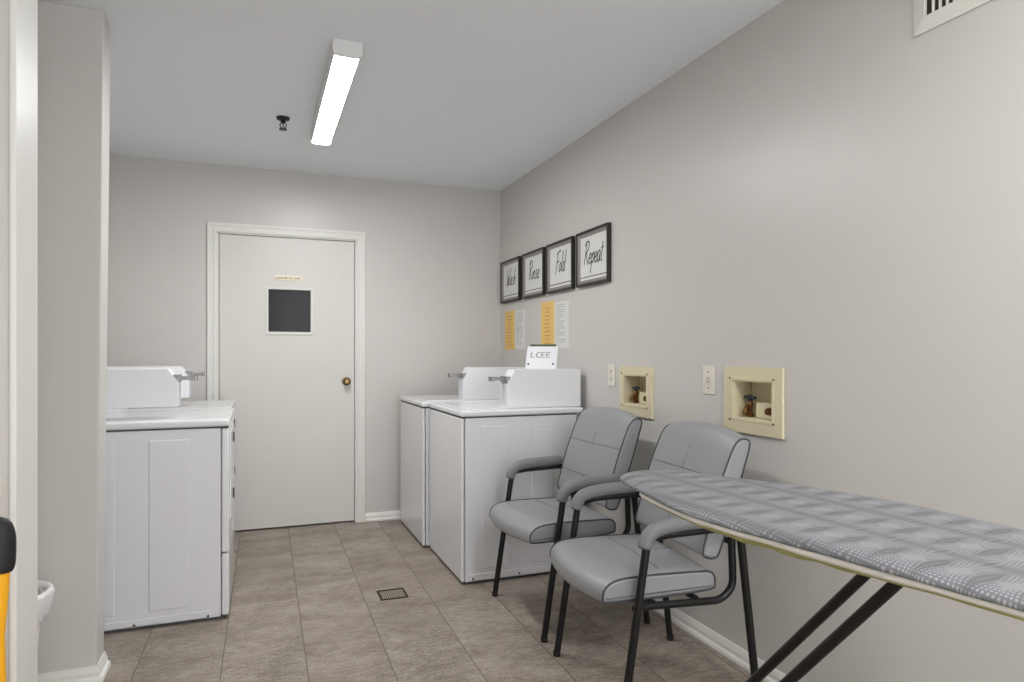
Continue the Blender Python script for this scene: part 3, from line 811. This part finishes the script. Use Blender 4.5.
notice(3.718, 3.928, 1.244, 1.540, M['paper'], M['greyink'], 'white notice sheet above the tilted card', False, 'white notices')

# ------------------------------------------------------------------ wall plates and laundry outlet boxes
def plate(y, z, w, h, label, kind):
    t = thing('outlet_plate', label, 'outlet', (WX, y, z + UP), group='white outlet plates')
    bm = newbm(); box(bm, -.006, -.0004, -w / 2, w / 2, -h / 2, h / 2, .0025, 2); obj('plate', bm, M['almond'], t)
    if kind == 'duplex':
        for s in (.021, -.021):
            bm = newbm(); lathe(bm, [(0, -.0075), (.016, -.007), (.017, -.0055), (0, -.0055)], (0, 0, s), 'x', 20); so = obj('socket', bm, M['almond'], t)
            bm = newbm()
            for yy in (.006, -.006): box(bm, -.0082, -.0070, yy - .0016, yy + .0016, s - .002, s + .008)
            box(bm, -.0082, -.0070, -.0022, .0022, s - .011, s - .006); obj('slots', bm, M['seamdark'], so, smooth=False)
    else:
        bm = newbm(); lathe(bm, [(0, -.0085), (.018, -.008), (.0195, -.0055), (0, -.0055)], (0, 0, 0), 'x', 24); so = obj('socket', bm, M['almond'], t)
        bm = newbm()
        for a in (0.4, 1.97, 3.54, 5.1): box(bm, -.0095, -.0080, .009 * math.cos(a) - .0022, .009 * math.cos(a) + .0022, .009 * math.sin(a) - .003, .009 * math.sin(a) + .003)
        obj('slots', bm, M['seamdark'], so, smooth=False)
        for s in (.034, -.034):
            bm = newbm(); lathe(bm, [(0, -.0075), (.0035, -.007), (.004, -.0055), (0, -.0055)], (0, 0, s), 'x', 12); obj('screw', bm, M['seamdark'], t)
    return t
plate(3.178, 1.091, .072, .118, 'slim white outlet plate left of the far beige laundry box', 'duplex')
plate(2.346, 1.094, .078, .121, 'white round-socket outlet plate left of the near beige laundry box', 'round')

def laundry_box(hole, outer, label, knobs):
    y0, y1, z0, z1 = hole; oy0, oy1, oz0, oz1 = outer
    t = thing('laundry_outlet_box', label, 'laundry box', (WX, (y0 + y1) / 2, z0), group='beige laundry outlet boxes')
    cy = (y0 + y1) / 2; a0, a1 = y0 - cy, y1 - cy; b1 = z1 - z0
    def R(bm, inset): pass
    # face plate
    bm = newbm()
    wall_with_holes(bm, oy0 - cy, oy1 - cy, oz0 - z0, oz1 - z0, [(a0 + .001, a1 - .001, .001, b1 - .001)], lambda u, v, d: (-.011 + .0105 * d, u, v))
    obj('face_plate', bm, M['beige'], t, smooth=False)
    bm = newbm()                        # inner lip around the opening
    for (p, q, r_, s_) in ((a0 - .010, a1 + .010, -.010, .001), (a0 - .010, a1 + .010, b1 - .001, b1 + .010), (a0 - .010, a0 + .001, .001, b1 - .001), (a1 - .001, a1 + .010, .001, b1 - .001)):
        box(bm, -.0130, -.0105, p, q, r_, s_, .0010, 1)
    obj('lip', bm, M['beige'], t)
    D = .088                            # recessed liner: back, two sides, floor and top
    bm = newbm(); e = .001
    box(bm, D - .004, D, a0 + e, a1 - e, e, b1 - e)
    box(bm, -.010, D - .004, a0 + e, a0 + .004, e, b1 - e); box(bm, -.010, D - .004, a1 - .004, a1 - e, e, b1 - e)
    box(bm, -.010, D - .004, a0 + .004, a1 - .004, e, .005); box(bm, -.010, D - .004, a0 + .004, a1 - .004, b1 - .005, b1 - e)
    obj('liner', bm, M['beige'], t, smooth=False)
    for yy in (a0 - .010, a1 + .010):
        for zz in (-.006, b1 + .008):
            bm = newbm(); lathe(bm, [(0, -.017), (.0035, -.0165), (.0042, -.014), (0, -.014)], (0, yy, zz), 'x', 12); obj('screw', bm, M['seamdark'], t)
    # hose valve with a T handle, standing on the liner floor
    yv = a0 + (a1 - a0) * .80
    bm = newbm(); lathe(bm, [(0, .005), (.015, .005), (.015, .014), (.010, .018), (.011, .050), (.014, .054), (.010, .066), (.006, .070), (.006, .080), (0, .080)], (.040, yv, 0), n=16)
    tube(bm, round_corners([(.040, yv, .040), (.018, yv, .040), (.012, yv, .018)], .012), .0095, 12)
    v = obj('valve', bm, M['brass'], t)
    bm = newbm(); box(bm, .034, .046, yv - .032, yv + .032, .076, .088, .004); box(bm, .030, .050, yv - .008, yv + .008, .068, .092, .004); obj('valve_handle', bm, M['bluehandle'], v)
    # beige drain block on the right with a second small knob
    bm = newbm(); box(bm, .030, .084, a0 + .006, a0 + (a1 - a0) * .60, .005, .066, .004); blk = obj('drain_block', bm, M['beige'], t)
    bm = newbm(); lathe(bm, [(0, .008), (.012, .010), (.015, .018), (.015, .026), (.008, .031), (0, .031)], (0, a0 + .052, .036), 'x', 16); obj('knob', bm, M['brass'], blk)
    return t
laundry_box(BOX_A, (2.772, 3.083, .889 + UP, 1.142 + UP), 'beige recessed laundry box behind the far chair', 1)
laundry_box(BOX_B, (1.914, 2.240, .893 + UP, 1.153 + UP), 'beige recessed laundry box above the chair by the ironing board', 1)

# ------------------------------------------------------------------ floor drain
t = thing('floor_drain', 'small square dark drain grate in the floor tiles', 'drain', (.632, 3.328, 0))
bm = newbm(); box(bm, -.064, .064, -.064, .064, .0002, .0014); obj('drain_shade', bm, M['draindark'], t, smooth=False)  # dark plate on the floor in place of the shaded hole
bm = newbm()
for (a, b, c, d) in ((-.068, .068, -.068, -.060), (-.068, .068, .060, .068), (-.068, -.060, -.060, .060), (.060, .068, -.060, .060)): box(bm, a, b, c, d, .0002, .004)
obj('rim', bm, M['draindark'], t, smooth=False)
for k in range(11):
    x = -.0525 + k * .0105
    bm = newbm(); box(bm, x - .0027, x + .0027, -.060, .050, .0014, .0038); obj('grate_bar', bm, M['grate'], t, smooth=False)

# ------------------------------------------------------------------ waste bin in the recess
t = thing('waste_bin', 'small white waste bin with a white liner in the left recess', 'bin', (-.792, 2.655, 0))
bm = newbm(); lathe(bm, [(0, .0), (.078, 0), (.082, .004), (.116, .385), (.122, .388), (.122, .394), (.112, .394), (.080, .010), (0, .010)], n=40); obj('bucket', bm, M['bin'], t)
bm = newbm(); nseg = 64; rings = []
for (r0, h, amp) in ((.070, .05, .004), (.100, .25, .004), (.118, .398, .001), (.132, .412, .001), (.142, .410, .002), (.146, .398, .003), (.139, .362, .005), (.131, .330, .007)):
    rings.append([bm.verts.new(((r0 + amp * math.sin(j * 2.7 + h * 40) + amp * .6 * math.sin(j * 1.3)) * math.cos(2 * PI * j / nseg), (r0 + amp * math.sin(j * 2.7 + h * 40)) * math.sin(2 * PI * j / nseg), h + (amp * 2.0 * math.sin(j * .9) if h == .330 else 0))) for j in range(nseg)])
for a in range(len(rings) - 1):
    for j in range(nseg): bm.faces.new((rings[a][j], rings[a][(j + 1) % nseg], rings[a + 1][(j + 1) % nseg], rings[a + 1][j]))
bm.faces.new(rings[0]); obj('liner', bm, M['bag'], t, angle=70)

# ------------------------------------------------------------------ mop bucket at the left edge (only its wringer lever is in view)
t = thing('mop_bucket', 'yellow lever with black grip standing at the left edge of the photo', 'mop bucket', (-.556, 1.52, 0))
def rounded_rect(hx, hy, r, n=6):
    out = []
    for cx, cy, a0 in ((hx - r, hy - r, 0), (-hx + r, hy - r, 90), (-hx + r, -hy + r, 180), (hx - r, -hy + r, 270)):
        for k in range(n + 1):
            a = math.radians(a0 + 90 * k / n); out.append((cx + r * math.cos(a), cy + r * math.sin(a)))
    return out
def shell(bm, levels):
    rings = [[bm.verts.new((x, y, z)) for x, y in rounded_rect(hx, hy, r)] for hx, hy, r, z in levels]
    for a in range(len(rings) - 1):
        N = len(rings[a])
        for i in range(N): bm.faces.new((rings[a][i], rings[a][(i + 1) % N], rings[a + 1][(i + 1) % N], rings[a + 1][i]))
    bm.faces.new(rings[0][::-1]); bm.faces.new(rings[-1])
bm = newbm(); shell(bm, [(.105, .17, .04, .07), (.110, .175, .045, .075), (.130, .20, .05, .36), (.138, .208, .05, .365), (.138, .208, .05, .38), (.128, .198, .05, .38), (.108, .172, .045, .085)]); obj('tub', bm, M['yellow'], t)
bm = newbm(); shell(bm, [(.095, .085, .02, .27), (.105, .09, .02, .41), (.110, .10, .02, .42), (.110, .10, .02, .44), (.098, .085, .02, .44), (.085, .075, .02, .29)]); obj('wringer', bm, M['yellow'], t)
bm = newbm(); tube(bm, [(.066, .08, .40), (.064, .08, .55), (.0625, .08, .64), (.066, .08, .72), (.0685, .08, .785)], .026, 16, ry=.020, taper=[1, .92, .9, 1.0, 1.05]); obj('lever', bm, M['yellow'], t)
bm = newbm(); tube(bm, smooth_path([(.067, .08, .770), (.068, .08, .785), (.069, .08, .815), (.068, .08, .844), (.065, .08, .866), (.061, .08, .874)], 3), .036, 18, ry=.027, taper=[.86, .92, .97, 1, 1, 1, 1, 1, 1, .97, .93, .86, .72, .5, .3, .1]); obj('grip', bm, M['black'], t)
for sx in (1, -1):
    for sy in (1, -1):
        bm = newbm(); lathe(bm, [(0, -.012), (.03, -.012), (.032, -.006), (.032, .006), (.03, .012), (0, .012)], (sx * .085, sy * .15, .032), 'x', 20); box(bm, sx * .085 - .02, sx * .085 + .02, sy * .15 - .014, sy * .15 + .014, .055, .078, .003); obj('caster', bm, M['black'], t)

t = thing('switch_plate', 'white wall plate on the near stub wall at the left edge', 'switch', (-.615 * K, 1.925 * K, .884 * K))
bm = newbm(); box(bm, -.044, .044, -.006, -.0004, -.021, .021, .002); obj('plate', bm, M['almond'], t)
bm = newbm(); box(bm, -.020, .012, -.010, -.0055, -.007, .007, .0015); obj('toggle', bm, M['almond'], t)

for o in list(C.objects):
    if o.get('category') in ('washing machine', 'clothes dryer', 'card', 'chair', 'ironing board', 'drain', 'bin', 'mop bucket'):
        o.location = o.location * K; o.scale = (K, K, K)

# ------------------------------------------------------------------ camera, world
cam = bpy.data.cameras.new('camera'); co = bpy.data.objects.new('camera', cam); C.objects.link(co)
co.location = (0, 0, 1.2 + UP); co.rotation_euler = (PI / 2, 0, -math.atan(.383))
cam.sensor_width = 36.0; cam.lens = 665 / 1024 * 36.0
cam.shift_y = 14 / 1024; cam.clip_start = .02
sc = bpy.context.scene; sc.camera = co
w = bpy.data.worlds.new('world'); sc.world = w; w.use_nodes = True
w.node_tree.nodes['Background'].inputs[0].default_value = (.97, .985, 1, 1); w.node_tree.nodes['Background'].inputs[1].default_value = 1.15
vs = sc.view_settings; vs.view_transform = 'Standard'; vs.look = 'None'; vs.gamma = 1.0; vs.use_curve_mapping = False; vs.exposure = 2.24
